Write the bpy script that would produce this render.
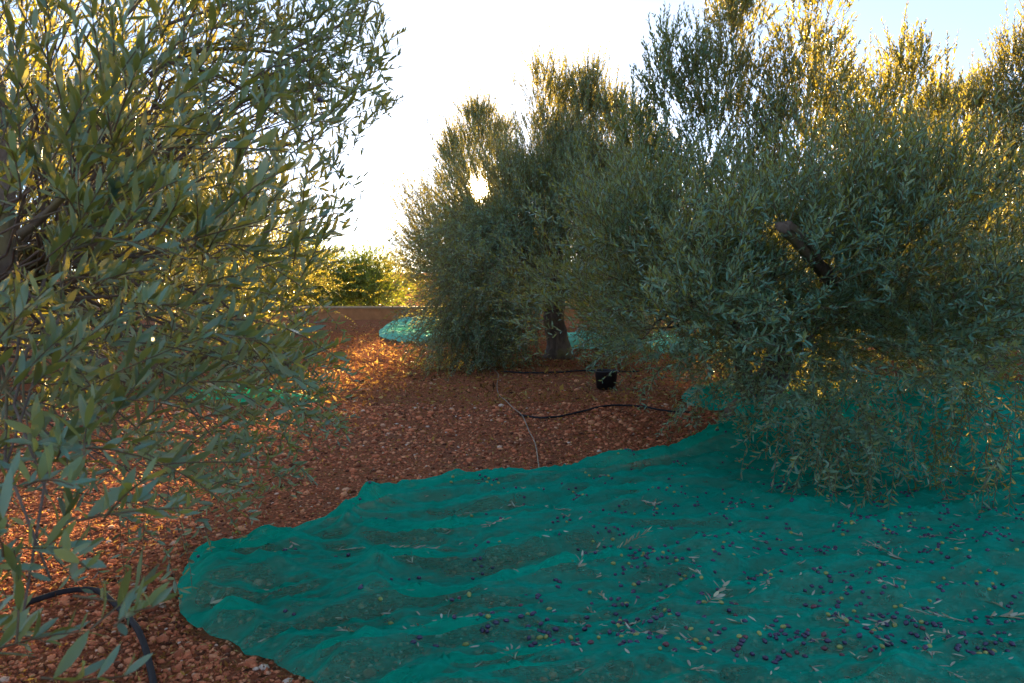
import bpy, math
import numpy as np
R = math.radians
scene = bpy.context.scene
COL = scene.collection
for o in list(bpy.data.objects): bpy.data.objects.remove(o, do_unlink=True)

# ------------------------------------------------------------------ camera, world, sun, exposure
CAMZ, FPX, PITCH = 1.5, 796.0, math.atan(69.5 / 796.0)
cam_d = bpy.data.cameras.new('camera'); cam = bpy.data.objects.new('camera', cam_d); COL.objects.link(cam)
cam.location = (0, 0, CAMZ); cam.rotation_euler = (math.pi / 2 - PITCH, 0, 0)
cam_d.sensor_width = 36.0; cam_d.lens = 36.0 * FPX / 1024
cam_d.clip_start = .05; cam_d.clip_end = 4000
cam_d.dof.use_dof = True; cam_d.dof.focus_distance = 5.5; cam_d.dof.aperture_fstop = 10
scene.camera = cam

SUN_EL, SUN_AZ = R(5.9), R(-2.3)          # azimuth measured from +Y towards +X
SUN = np.array([math.sin(SUN_AZ) * math.cos(SUN_EL), math.cos(SUN_AZ) * math.cos(SUN_EL), math.sin(SUN_EL)])
EXPOSURE = 2.95
SUN_STRENGTH = 5.0
SKY_STRENGTH = 0.05
scene.view_settings.view_transform = 'Standard'; scene.view_settings.look = 'None'
scene.view_settings.exposure = EXPOSURE; scene.view_settings.gamma = 1.0
scene.view_settings.use_curve_mapping = False
scene.cycles.max_bounces = 8; scene.cycles.transparent_max_bounces = 12
scene.cycles.diffuse_bounces = 3; scene.cycles.glossy_bounces = 2; scene.cycles.transmission_bounces = 5
scene.cycles.volume_bounces = 0
scene.cycles.sample_clamp_indirect = 4.0
scene.cycles.use_denoising = True

world = bpy.data.worlds.new('World'); scene.world = world; world.use_nodes = True
wn, wl = world.node_tree.nodes, world.node_tree.links
wn.clear()
wo = wn.new('ShaderNodeOutputWorld'); bg = wn.new('ShaderNodeBackground')
sky = wn.new('ShaderNodeTexSky'); sky.sky_type = 'NISHITA'; sky.sun_disc = False
sky.sun_elevation = SUN_EL; sky.sun_rotation = SUN_AZ
sky.air_density = 0.28; sky.dust_density = 0.05; sky.ozone_density = .6; sky.altitude = 100
bg.inputs['Strength'].default_value = SKY_STRENGTH
wl.new(sky.outputs[0], bg.inputs['Color'])
# the bright aureole of the low sun itself, a property of the sky by direction
tc = wn.new('ShaderNodeTexCoord')
dot = wn.new('ShaderNodeVectorMath'); dot.operation = 'DOT_PRODUCT'; dot.inputs[1].default_value = tuple(SUN)
wl.new(tc.outputs['Generated'], dot.inputs[0])
ac = wn.new('ShaderNodeMath'); ac.operation = 'ARCCOSINE'; wl.new(dot.outputs['Value'], ac.inputs[0])
def wmath(op, a, b=None):
    n = wn.new('ShaderNodeMath'); n.operation = op
    if isinstance(a, (int, float)): n.inputs[0].default_value = a
    else: wl.new(a, n.inputs[0])
    if b is not None:
        if isinstance(b, (int, float)): n.inputs[1].default_value = b
        else: wl.new(b, n.inputs[1])
    return n.outputs[0]
glow = wmath('MULTIPLY', wmath('POWER', math.e, wmath('MULTIPLY', ac.outputs[0], -1.0 / R(0.34))), 40.0)
glow2 = wmath('MULTIPLY', wmath('POWER', math.e, wmath('MULTIPLY', ac.outputs[0], -1.0 / R(7.0))), 0.16)
gsum = wmath('ADD', glow, glow2)
bg2 = wn.new('ShaderNodeBackground'); bg2.inputs['Color'].default_value = (1.0, .80, .48, 1)
wl.new(gsum, bg2.inputs['Strength'])
# thin high veil that whitens the clear evening sky
bg3 = wn.new('ShaderNodeBackground'); bg3.inputs['Color'].default_value = (.92, .97, 1.0, 1); bg3.inputs['Strength'].default_value = .062
sep = wn.new('ShaderNodeSeparateXYZ'); wl.new(tc.outputs['Generated'], sep.inputs[0])
vr = wn.new('ShaderNodeValToRGB'); ve = vr.color_ramp.elements; ve[0].position = .12; ve[0].color = (.92, .97, 1.0, 1); ve[1].position = .75; ve[1].color = (.66, .95, 1.32, 1)
wl.new(sep.outputs['Z'], vr.inputs[0]); wl.new(vr.outputs[0], bg3.inputs['Color'])
add1 = wn.new('ShaderNodeAddShader'); add2 = wn.new('ShaderNodeAddShader')
wl.new(bg.outputs[0], add1.inputs[0]); wl.new(bg2.outputs[0], add1.inputs[1])
wl.new(add1.outputs[0], add2.inputs[0]); wl.new(bg3.outputs[0], add2.inputs[1])
wl.new(add2.outputs[0], wo.inputs['Surface'])

sl = bpy.data.lights.new('sun', 'SUN'); sl.energy = SUN_STRENGTH; sl.angle = R(.55); sl.color = (1.0, .70, .34)
so = bpy.data.objects.new('sun', sl); COL.objects.link(so)
from mathutils import Vector
so.rotation_euler = Vector(SUN).to_track_quat('Z', 'Y').to_euler(); so.location = (0, 0, 30)

# ------------------------------------------------------------------ small helpers
def ray(px, py):
    u, v = (px - 512) / FPX, (341.5 - py) / FPX
    return np.array([u, math.cos(PITCH) + v * math.sin(PITCH), -math.sin(PITCH) + v * math.cos(PITCH)])
def P(px, py, Y):
    d = ray(px, py); return np.array([0, 0, CAMZ]) + d * (Y / d[1])
def G(px, py, z=0.0):
    d = ray(px, py); return np.array([0, 0, CAMZ]) + d * ((z - CAMZ) / d[2])
def nrm(a): return a / np.maximum(np.linalg.norm(a, axis=-1, keepdims=True), 1e-9)

def hash2(ix, iy, seed):
    h = (ix.astype(np.int64) * 374761393 + iy.astype(np.int64) * 668265263 + seed * 974634777) & 0xffffffff
    h = ((h ^ (h >> 13)) * 1274126177) & 0xffffffff
    return ((h ^ (h >> 16)) & 0xffff) / 65535.0
def vnoise(x, y, seed=0):
    x, y = np.asarray(x, float), np.asarray(y, float)
    ix, iy = np.floor(x), np.floor(y); fx, fy = x - ix, y - iy
    fx, fy = fx * fx * fx * (fx * (fx * 6 - 15) + 10), fy * fy * fy * (fy * (fy * 6 - 15) + 10)
    a, b = hash2(ix, iy, seed), hash2(ix + 1, iy, seed); c, d = hash2(ix, iy + 1, seed), hash2(ix + 1, iy + 1, seed)
    return (a * (1 - fx) + b * fx) * (1 - fy) + (c * (1 - fx) + d * fx) * fy
def fbm(x, y, seed=0, octv=4):
    s, a, t = 0, .5, 0
    for k in range(octv):
        s = s + a * vnoise(x * 2 ** k + 17.3 * k, y * 2 ** k - 9.1 * k, seed + k); t += a; a *= .5
    return s / t

def mesh_np(name, verts, faces_list, mats, mat_idx=None, attr=None, smooth=True):
    """verts (N,3); faces_list: list of (F,k) index arrays"""
    me = bpy.data.meshes.new(name)
    verts = np.asarray(verts, np.float32)
    faces_list = [np.asarray(f, np.int32) for f in faces_list if len(f)]
    nl = sum(f.size for f in faces_list); nf = sum(len(f) for f in faces_list)
    me.vertices.add(len(verts)); me.vertices.foreach_set('co', verts.ravel())
    me.loops.add(nl); me.loops.foreach_set('vertex_index', np.concatenate([f.ravel() for f in faces_list]))
    tot = np.concatenate([np.full(len(f), f.shape[1], np.int32) for f in faces_list])
    st = np.concatenate([[0], np.cumsum(tot)[:-1]]).astype(np.int32)
    me.polygons.add(nf); me.polygons.foreach_set('loop_start', st)
    me.update(calc_edges=True)
    if smooth: me.polygons.foreach_set('use_smooth', np.ones(nf, bool))
    for m in mats: me.materials.append(m)
    if mat_idx is not None: me.polygons.foreach_set('material_index', np.asarray(mat_idx, np.int32))
    if attr is not None:
        at = me.attributes.new('tint', 'FLOAT', 'FACE'); at.data.foreach_set('value', np.asarray(attr, np.float32))
    me.update()
    return me
def obj(name, me, parent=None, loc=None):
    o = bpy.data.objects.new(name, me); COL.objects.link(o)
    if parent is not None: o.parent = parent
    if loc is not None: o.location = loc
    return o
def tag(o, label=None, cat=None, group=None, kind=None):
    if label: o['label'] = label
    if cat: o['category'] = cat
    if group: o['group'] = group
    if kind: o['kind'] = kind
    return o
def empty(name, loc): return obj(name, None, None, tuple(loc))

# ------------------------------------------------------------------ materials
def newmat(name):
    m = bpy.data.materials.new(name); m.use_nodes = True
    m.node_tree.nodes.clear()
    return m, m.node_tree.nodes, m.node_tree.links
def ramp(n, l, fac, stops):
    r = n.new('ShaderNodeValToRGB'); e = r.color_ramp.elements
    while len(e) < len(stops): e.new(.5)
    for k, (p, c) in enumerate(stops): e[k].position = p; e[k].color = (*c, 1)
    l.new(fac, r.inputs[0]); return r.outputs[0]
def mixc(n, l, f, a, b, mode='MIX'):
    m = n.new('ShaderNodeMix'); m.data_type = 'RGBA'; m.blend_type = mode
    for k, v in ((0, f), (6, a), (7, b)):
        if isinstance(v, (int, float)): m.inputs[k].default_value = v
        elif isinstance(v, tuple): m.inputs[k].default_value = (*v, 1)
        else: l.new(v, m.inputs[k])
    return m.outputs[2]
def noise(n, l, scale, detail=4, rough=.6, coord=None, dist=0):
    t = n.new('ShaderNodeTexNoise'); t.inputs['Scale'].default_value = scale; t.inputs['Detail'].default_value = detail
    t.inputs['Roughness'].default_value = rough; t.inputs['Distortion'].default_value = dist
    if coord is None:
        g = n.new('ShaderNodeNewGeometry'); coord = g.outputs['Position']
    l.new(coord, t.inputs['Vector']); return t.outputs['Fac']

def leaf_mat(name, top, under, trans, gloss=.35, rough=.38, tmix=.42):
    m, n, l = newmat(name)
    out = n.new('ShaderNodeOutputMaterial')
    at = n.new('ShaderNodeAttribute'); at.attribute_type = 'GEOMETRY'; at.attribute_name = 'tint'
    geo = n.new('ShaderNodeNewGeometry')
    tc1 = ramp(n, l, at.outputs['Fac'], [(0, tuple(c * .55 for c in top)), (.5, top), (.9, tuple(c * 1.5 for c in top)), (1.0, (top[0] * 3.5, top[1] * 2.2, top[2] * 1.2))])
    uc = ramp(n, l, at.outputs['Fac'], [(0, tuple(c * .6 for c in under)), (1, tuple(c * 1.2 for c in under))])
    col = mixc(n, l, geo.outputs['Backfacing'], tc1, uc)
    bs = n.new('ShaderNodeBsdfPrincipled'); l.new(col, bs.inputs['Base Color'])
    bs.inputs['Roughness'].default_value = rough; bs.inputs['Specular IOR Level'].default_value = gloss
    tr = n.new('ShaderNodeBsdfTranslucent')
    tcol = ramp(n, l, at.outputs['Fac'], [(0, tuple(c * .7 for c in trans)), (.6, trans), (1, (trans[0] * 1.35, trans[1] * 1.1, trans[2]))])
    l.new(tcol, tr.inputs['Color'])
    mx = n.new('ShaderNodeMixShader'); mx.inputs[0].default_value = tmix
    l.new(bs.outputs[0], mx.inputs[1]); l.new(tr.outputs[0], mx.inputs[2]); l.new(mx.outputs[0], out.inputs[0])
    return m
M_LEAF = leaf_mat('olive_leaf', (.009, .078, .056), (.075, .225, .175), (.64, .53, .05), gloss=.5, rough=.33, tmix=.36)
M_CIT = leaf_mat('bright_leaf', (.09, .15, .03), (.15, .22, .06), (.52, .62, .05), gloss=.4, tmix=.36)
M_DRY = leaf_mat('dry_leaf', (.36, .34, .22), (.42, .42, .32), (.3, .25, .1), gloss=.3, tmix=.2)

def bark_mat(name, a, b, c, scale=9):
    m, n, l = newmat(name); out = n.new('ShaderNodeOutputMaterial')
    tcn = n.new('ShaderNodeTexCoord'); mp = n.new('ShaderNodeMapping'); mp.inputs['Scale'].default_value = (1, 1, .28)
    l.new(tcn.outputs['Object'], mp.inputs['Vector'])
    f = noise(n, l, scale, 8, .7, mp.outputs[0], .6)
    f2 = noise(n, l, 3.5, 3, .5, tcn.outputs['Object'])
    col = ramp(n, l, f, [(.28, a), (.52, b), (.75, c)])
    col = mixc(n, l, ramp(n, l, f2, [(.5, (0, 0, 0)), (.7, (.6, .6, .6))]), col, (.20, .16, .03))
    bs = n.new('ShaderNodeBsdfPrincipled'); l.new(col, bs.inputs['Base Color']); bs.inputs['Roughness'].default_value = .85
    bp = n.new('ShaderNodeBump'); bp.inputs['Strength'].default_value = .9; bp.inputs['Distance'].default_value = .02
    l.new(f, bp.inputs['Height']); l.new(bp.outputs[0], bs.inputs['Normal']); l.new(bs.outputs[0], out.inputs[0])
    return m
M_BARK = bark_mat('olive_bark', (.045, .03, .022), (.13, .085, .06), (.24, .17, .12))
def plain(name, col, rough=.5, spec=.5, var=.3, scale=12, bump=0):
    m, n, l = newmat(name); out = n.new('ShaderNodeOutputMaterial')
    f = noise(n, l, scale, 4)
    c = ramp(n, l, f, [(.25, tuple(x * (1 - var) for x in col)), (.75, tuple(min(1, x * (1 + var)) for x in col))])
    bs = n.new('ShaderNodeBsdfPrincipled'); l.new(c, bs.inputs['Base Color']); bs.inputs['Roughness'].default_value = rough
    bs.inputs['Specular IOR Level'].default_value = spec
    if bump:
        bp = n.new('ShaderNodeBump'); bp.inputs['Strength'].default_value = .7; bp.inputs['Distance'].default_value = bump
        l.new(f, bp.inputs['Height']); l.new(bp.outputs[0], bs.inputs['Normal'])
    l.new(bs.outputs[0], out.inputs[0]); return m
M_TWIG = plain('twig_bark', (.13, .09, .05), .7, .2, .4, 30)
M_PIPE_T = plain('tan_pipe', (.27, .19, .13), .5, .5, .3, 40)
M_PIPE_B = plain('black_pipe', (.015, .014, .017), .75, .25, .3, 40)
M_POT = plain('black_plastic', (.02, .018, .02), .5, .4, .3, 30)
M_WALL = plain('earth_block', (.38, .16, .065), .9, .2, .3, 4, .01)
M_CAP = plain('wall_capping', (.42, .27, .16), .9, .2, .25, 6, .005)

# soil
M_SOIL, n, l = newmat('red_soil'); out = n.new('ShaderNodeOutputMaterial')
big = noise(n, l, .55, 4, .6); mid = noise(n, l, 5, 5, .65); fine = noise(n, l, 42, 6, .7)
c = ramp(n, l, fine, [(.28, (.12, .032, .014)), (.45, (.38, .095, .038)), (.6, (.56, .16, .065)), (.78, (.68, .30, .15))])
c = mixc(n, l, ramp(n, l, big, [(.5, (0, 0, 0)), (.68, (.75, .75, .75))]), c, mixc(n, l, .6, c, (.10, .085, .09)))
c = mixc(n, l, ramp(n, l, mid, [(.52, (0, 0, 0)), (.72, (.55, .55, .55))]), c, (.21, .13, .035))
bs = n.new('ShaderNodeBsdfPrincipled'); l.new(c, bs.inputs['Base Color']); bs.inputs['Roughness'].default_value = .85
bs.inputs['Specular IOR Level'].default_value = 0
vor = n.new('ShaderNodeTexVoronoi'); vor.inputs['Scale'].default_value = 30
geo = n.new('ShaderNodeNewGeometry'); l.new(geo.outputs['Position'], vor.inputs['Vector'])
mm = n.new('ShaderNodeMath'); mm.operation = 'SUBTRACT'; l.new(fine, mm.inputs[0]); l.new(vor.outputs['Distance'], mm.inputs[1])
bp = n.new('ShaderNodeBump'); bp.inputs['Strength'].default_value = 1; bp.inputs['Distance'].default_value = .09
bs.inputs['Sheen Weight'].default_value = .32; bs.inputs['Sheen Roughness'].default_value = .45; bs.inputs['Sheen Tint'].default_value = (1, .58, .38, 1)
l.new(mm.outputs[0], bp.inputs['Height']); l.new(bp.outputs[0], bs.inputs['Normal']); l.new(bs.outputs[0], out.inputs[0])

def tint_mat(name, stops, rough=.8, spec=.3, trans=None, bump=0):
    m, n, l = newmat(name); out = n.new('ShaderNodeOutputMaterial')
    at = n.new('ShaderNodeAttribute'); at.attribute_type = 'GEOMETRY'; at.attribute_name = 'tint'
    c = ramp(n, l, at.outputs['Fac'], stops)
    f = noise(n, l, 120, 3)
    c = mixc(n, l, .5, c, mixc(n, l, 1.0, c, ramp(n, l, f, [(.3, (.5, .5, .5)), (.7, (1.3, 1.3, 1.3))]), 'MULTIPLY'))
    bs = n.new('ShaderNodeBsdfPrincipled'); l.new(c, bs.inputs['Base Color']); bs.inputs['Roughness'].default_value = rough
    bs.inputs['Specular IOR Level'].default_value = spec
    bs.inputs['Sheen Weight'].default_value = .32; bs.inputs['Sheen Roughness'].default_value = .45; bs.inputs['Sheen Tint'].default_value = (1, .58, .38, 1)
    if trans:
        tr = n.new('ShaderNodeBsdfTranslucent'); l.new(c, tr.inputs['Color']); mx = n.new('ShaderNodeMixShader'); mx.inputs[0].default_value = trans
        l.new(bs.outputs[0], mx.inputs[1]); l.new(tr.outputs[0], mx.inputs[2]); l.new(mx.outputs[0], out.inputs[0])
    else: l.new(bs.outputs[0], out.inputs[0])
    return m
M_STONE = tint_mat('red_stones', [(0, (.07, .028, .018)), (.25, (.30, .085, .042)), (.65, (.60, .18, .085)), (.95, (.68, .30, .15)), (.995, (.60, .46, .36))], .85, 0)
M_LITTER = tint_mat('dry_litter', [(0, (.06, .03, .02)), (.45, (.34, .15, .04)), (.85, (.55, .34, .08)), (1, (.6, .48, .22))], .7, 0, .6)
M_OL_P = plain('dark_olive_skin', (.026, .015, .055), .28, .6, .5, 60)
M_OL_G = plain('green_olive_skin', (.24, .25, .06), .35, .5, .3, 60)
M_OL_R = plain('reddish_olive_skin', (.10, .025, .035), .3, .5, .5, 60)

def net_mat(name, col, opac=.74):
    m, n, l = newmat(name); out = n.new('ShaderNodeOutputMaterial')
    f = noise(n, l, 2.2, 4); f2 = noise(n, l, 70, 3, .7)
    c = ramp(n, l, f, [(.3, tuple(x * .85 for x in col)), (.7, tuple(x * 1.12 for x in col))])
    c = mixc(n, l, ramp(n, l, f2, [(.60, (0, 0, 0)), (.74, (.45, .45, .45))]), c, (.10, .22, .15))
    d = n.new('ShaderNodeBsdfPrincipled'); l.new(c, d.inputs['Base Color']); d.inputs['Roughness'].default_value = .8
    d.inputs['Specular IOR Level'].default_value = .04
    bp = n.new('ShaderNodeBump'); bp.inputs['Strength'].default_value = .9; bp.inputs['Distance'].default_value = .03
    f3 = noise(n, l, 28, 5, .65, None, 1.2); l.new(f3, bp.inputs['Height']); l.new(bp.outputs[0], d.inputs['Normal'])
    tl = n.new('ShaderNodeBsdfTranslucent'); l.new(mixc(n, l, 1.0, c, (1.3, 1.3, 1.1), 'MULTIPLY'), tl.inputs['Color'])
    mx = n.new('ShaderNodeMixShader'); mx.inputs[0].default_value = .38; l.new(d.outputs[0], mx.inputs[1]); l.new(tl.outputs[0], mx.inputs[2])
    tp = n.new('ShaderNodeBsdfTransparent')
    # open weave: seen face-on light passes between threads, at a slant the threads close up
    lw = n.new('ShaderNodeLayerWeight'); lw.inputs['Blend'].default_value = .5
    mr = n.new('ShaderNodeMapRange'); mr.inputs['From Min'].default_value = .15; mr.inputs['From Max'].default_value = .85
    f4 = noise(n, l, 7, 5, .7)
    mr.inputs['To Min'].default_value = opac - .30; mr.inputs['To Max'].default_value = min(1, opac + .30); l.new(lw.outputs['Facing'], mr.inputs[0])
    ma = n.new('ShaderNodeMath'); ma.operation = 'MULTIPLY_ADD'; l.new(f4, ma.inputs[0]); ma.inputs[1].default_value = .7; ma.inputs[2].default_value = .76
    mb_ = n.new('ShaderNodeMath'); mb_.operation = 'MULTIPLY'; mb_.use_clamp = True; l.new(ma.outputs[0], mb_.inputs[0]); l.new(mr.outputs[0], mb_.inputs[1])
    m2 = n.new('ShaderNodeMixShader'); l.new(mb_.outputs[0], m2.inputs[0]); l.new(tp.outputs[0], m2.inputs[1]); l.new(mx.outputs[0], m2.inputs[2])
    l.new(m2.outputs[0], out.inputs[0]); return m
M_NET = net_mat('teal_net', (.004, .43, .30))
M_NET2 = net_mat('net_sunlit_tone', (.30, .86, .66), .95)  # sunlight on the far nets is put into this paler colour
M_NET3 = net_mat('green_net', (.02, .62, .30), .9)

# ------------------------------------------------------------------ ground
def ground_h(x, y):
    return (fbm(x * .35, y * .35, 3, 3) - .5) * .10 + (fbm(x * 2.2, y * 2.2, 8, 3) - .5) * .035
def build_ground():
    ys = np.concatenate([np.linspace(-60, 0, 12)[:-1], np.linspace(0, 2.4, 14)[:-1], 2.4 * np.exp(np.linspace(0, math.log(34 / 2.4), 300)), np.geomspace(40, 1500, 22)])
    xs0 = np.linspace(0, 14, 230); xs = np.concatenate([-np.geomspace(1200, 15, 22), -xs0[::-1][:-1], xs0, np.geomspace(15, 1200, 22)])
    X, Y = np.meshgrid(xs, ys)
    fade = np.clip((40 - np.hypot(X, Y)) / 12, 0, 1)
    Z = ground_h(X, Y) * fade
    nx, ny = len(xs), len(ys)
    i = np.arange(nx * ny).reshape(ny, nx)
    q = np.stack([i[:-1, :-1], i[:-1, 1:], i[1:, 1:], i[1:, :-1]], -1).reshape(-1, 4)
    o = obj('ground', mesh_np('ground', np.stack([X, Y, Z], -1).reshape(-1, 3), [q], [M_SOIL]))
    tag(o, 'red stony soil of the olive grove', None, None, 'structure')
build_ground()

def inpoly(x, y, poly):
    c = np.zeros(x.shape, bool); n_ = len(poly); j = n_ - 1
    for i in range(n_):
        xi, yi = poly[i]; xj, yj = poly[j]
        cond = ((yi > y) != (yj > y)) & (x < (xj - xi) * (y - yi) / (yj - yi + 1e-12) + xi)
        c ^= cond; j = i
    return c
def nearest_on_poly(x, y, poly):
    best = np.full(x.shape, 1e9); bx, by = x.copy(), y.copy()
    A = np.asarray(poly); B = np.roll(A, -1, 0)
    for a, b in zip(A, B):
        d = b - a; t = np.clip(((x - a[0]) * d[0] + (y - a[1]) * d[1]) / (d @ d + 1e-12), 0, 1)
        qx, qy = a[0] + t * d[0], a[1] + t * d[1]; dd = np.hypot(x - qx, y - qy)
        m = dd < best; best[m] = dd[m]; bx[m] = qx[m]; by[m] = qy[m]
    return bx, by, best
def smooth_poly(pts, k=5):
    p = np.asarray(pts, float); n_ = len(p); out_ = []
    for i in range(n_):
        p0, p1, p2, p3 = p[i - 1], p[i], p[(i + 1) % n_], p[(i + 2) % n_]
        for t in np.arange(k) / k:
            out_.append(.5 * ((2 * p1) + (-p0 + p2) * t + (2 * p0 - 5 * p1 + 4 * p2 - p3) * t * t + (-p0 + 3 * p1 - 3 * p2 + p3) * t ** 3))
    return np.array(out_)

NET_PX = [(290, 683), (232, 655), (191, 636), (180, 600), (193, 562), (205, 553), (250, 544), (300, 532), (340, 521), (372, 506), (400, 494), (440, 484), (490, 477),
          (545, 473), (600, 471), (650, 466), (690, 457), (716, 445), (735, 436)]
NET_W = [tuple(G(a, b)[:2]) for a, b in NET_PX] + [(2.25, 8.2), (2.0, 9.3), (2.6, 10.6), (3.6, 11.3), (5.2, 11.2), (6.8, 10.2), (8.2, 8.8), (8.6, 6.5), (7.6, 4.2), (5.4, 2.6), (3.2, 1.6), (1.2, 1.7), (-.2, 2.3)]
NET_POLY = smooth_poly(NET_W, 6)
RIDGE = np.array([G(222, 590)[:2], G(262, 566)[:2], G(330, 538)[:2], G(400, 505)[:2], G(470, 490)[:2], G(545, 483)[:2], G(650, 472)[:2], G(708, 455)[:2], G(742, 436)[:2], (2.35, 8.0)])
RH = np.array([.03, .045, .05, .05, .05, .06, .09, .17, .27, .30]); RW = np.array([.05, .05, .055, .06, .07, .085, .11, .15, .2, .26])
def net_h(x, y, edge=None):
    x, y = np.asarray(x, float), np.asarray(y, float)
    base = ground_h(x, y)
    u = x * .92 + y * .38; v = -x * .38 + y * .92
    wv = fbm(u * .7, v * .9, 31, 3) * 1.6
    r1 = 1 - np.abs(2 * fbm(u * .75 + wv, v * 2.1 + wv * .7, 41, 3) - 1) * 2.1
    r2 = 1 - np.abs(2 * fbm(u * 1.9 + 5, v * 4.6 + wv, 51, 3) - 1) * 2.0
    r3 = fbm(u * 6, v * 11, 61, 3) - .5
    r5 = 1 - np.abs(2 * fbm(u * 8 + wv, v * 17 + wv * 4, 81, 3) - 1) * 2.4
    r4 = 1 - np.abs(2 * fbm(u * 4.3 + 2, v * 9.5 + wv * 2, 71, 2) - 1) * 2.0
    amp = .70 + .40 * np.clip((1.4 - x) / 2.4, 0, 1)
    z = .022 + amp * (.080 * np.clip(r1, 0, 1) ** 3 + 0.046 * np.clip(r2, 0, 1) ** 2.4 + .017 * np.clip(r4, 0, 1) ** 2) + .006 * np.clip(r5, 0, 1) + .014 * r3
    # raised roll of cloth along the upper border towards the tree
    best = np.full(np.shape(x), 1e9); tt = np.zeros(np.shape(x))
    for k in range(len(RIDGE) - 1):
        a, b = RIDGE[k], RIDGE[k + 1]; d = b - a; t = np.clip(((x - a[0]) * d[0] + (y - a[1]) * d[1]) / (d @ d), 0, 1)
        dd = np.hypot(x - a[0] - t * d[0], y - a[1] - t * d[1]); m = dd < best; best = np.where(m, dd, best); tt = np.where(m, k + t, tt)
    z = z + np.interp(tt, np.arange(10), RH) * np.exp(-(best / np.interp(tt, np.arange(10), RW)) ** 2) * (.75 + .5 * vnoise(x * 3, y * 3, 88))
    if edge is not None: z = z * (.30 + .70 * np.clip(edge / .10, 0, 1)) + .006
    return base + z
def build_net():
    ys = 1.3 * np.exp(np.arange(0, math.log(12 / 1.3), .0058)); xs = np.arange(-1.8, 9.2, .024)
    X, Y = np.meshgrid(xs, ys); ins = inpoly(X, Y, NET_POLY)
    i = np.arange(X.size).reshape(X.shape)
    f = (ins[:-1, :-1] | ins[:-1, 1:] | ins[1:, 1:] | ins[1:, :-1])
    q = np.stack([i[:-1, :-1], i[:-1, 1:], i[1:, 1:], i[1:, :-1]], -1)[f]
    used = np.unique(q); x, y = X.ravel()[used].copy(), Y.ravel()[used].copy(); inn = ins.ravel()[used]
    jit = (fbm(x * 9, y * 9, 77, 3) - .5) * .05
    nx_, ny_, d = nearest_on_poly(x, y, NET_POLY)
    outm = ~inn; x[outm], y[outm] = nx_[outm], ny_[outm]; d[outm] = 0
    z = net_h(x, y, d)
    # a small irregular wander of the hem
    w = np.exp(-d / .06); x = x + w * jit; y = y + w * (fbm(x * 8 + 5, y * 8, 79, 3) - .5) * .05
    remap = np.full(X.size, -1, np.int64); remap[used] = np.arange(len(used))
    o = obj('harvest_net', mesh_np('harvest_net', np.stack([x, y, z], -1), [remap[q]], [M_NET]))
    tag(o, 'large wrinkled teal harvest net strewn with olives in the foreground', 'harvest net', 'harvest nets laid on the ground')
build_net()
def small_net(poly, label, mat, seed, res=.05, amp=.10):
    poly = smooth_poly(poly, 2); lo, hi = poly.min(0), poly.max(0)
    X, Y = np.meshgrid(np.arange(lo[0] - res, hi[0] + 2 * res, res), np.arange(lo[1] - res, hi[1] + 2 * res, res)); ins = inpoly(X, Y, poly)
    i = np.arange(X.size).reshape(X.shape); f = (ins[:-1, :-1] | ins[:-1, 1:] | ins[1:, 1:] | ins[1:, :-1])
    q = np.stack([i[:-1, :-1], i[:-1, 1:], i[1:, 1:], i[1:, :-1]], -1)[f]
    used = np.unique(q); x, y = X.ravel()[used].copy(), Y.ravel()[used].copy(); inn = ins.ravel()[used]
    nx_, ny_, d = nearest_on_poly(x, y, poly); x[~inn], y[~inn] = nx_[~inn], ny_[~inn]; d[~inn] = 0
    r1 = 1 - np.abs(2 * fbm(x * 1.6, y * 2.4, seed, 4) - 1) * 2; r2 = 1 - np.abs(2 * fbm(x * 5, y * 6, seed + 9, 3) - 1) * 2
    z = ground_h(x, y) * np.clip((40 - np.hypot(x, y)) / 12, 0, 1) + (.03 + amp * np.clip(r1, 0, 1) ** 2 + amp * .45 * np.clip(r2, 0, 1) ** 2) * (.3 + .7 * np.clip(d / .2, 0, 1))
    remap = np.full(X.size, -1, np.int64); remap[used] = np.arange(len(used))
    o = obj('harvest_net', mesh_np('harvest_net', np.stack([x, y, z], -1), [remap[q]], [mat]))
    tag(o, label, 'harvest net', 'harvest nets laid on the ground')
def g2(px, py): return tuple(G(px, py)[:2])
small_net([g2(379, 331), g2(388, 341), g2(420, 343), g2(455, 342), g2(480, 338), g2(470, 326), g2(440, 319), g2(402, 319)], 'far net coloured pale green for the sunlight on it, at the end of the lane by the low wall', M_NET2, 5, .06, .10)
small_net([(1.1, 15.6), (2.2, 15.0), (3.6, 14.6), (4.3, 15.4), (4.4, 17.0), (3.2, 18.2), (1.3, 18.4), (.95, 16.9)], 'net coloured pale green for sunlight, behind the tree trunk right of the lane', M_NET2, 105, .06, .16)
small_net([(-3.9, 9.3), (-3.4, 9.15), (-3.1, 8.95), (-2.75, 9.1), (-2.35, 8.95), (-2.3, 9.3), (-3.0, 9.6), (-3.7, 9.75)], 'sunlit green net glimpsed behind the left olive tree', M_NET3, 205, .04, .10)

# ------------------------------------------------------------------ low wall
import bmesh
def box_mesh(name, x0, x1, y0, y1, z0, z1, mat, bev=.01):
    bm = bmesh.new(); bmesh.ops.create_cube(bm, size=1)
    for v in bm.verts: v.co = ((v.co.x + .5) * (x1 - x0) + x0, (v.co.y + .5) * (y1 - y0) + y0, (v.co.z + .5) * (z1 - z0) + z0)
    bmesh.ops.bevel(bm, geom=bm.edges[:], offset=bev, segments=2, affect='EDGES')
    me = bpy.data.meshes.new(name); bm.to_mesh(me); bm.free(); me.materials.append(mat); return me
wt = empty('low_wall', (0, 25, 0)); tag(wt, 'long low earth coloured wall across the end of the lane', 'wall')
obj('wall_body', box_mesh('wall_body', -22, 24, 0, .3, -.15, .36, M_WALL), wt)
obj('capping', box_mesh('capping', -22.03, 24.03, -.03, .33, .362, .42, M_CAP), wt)

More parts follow.
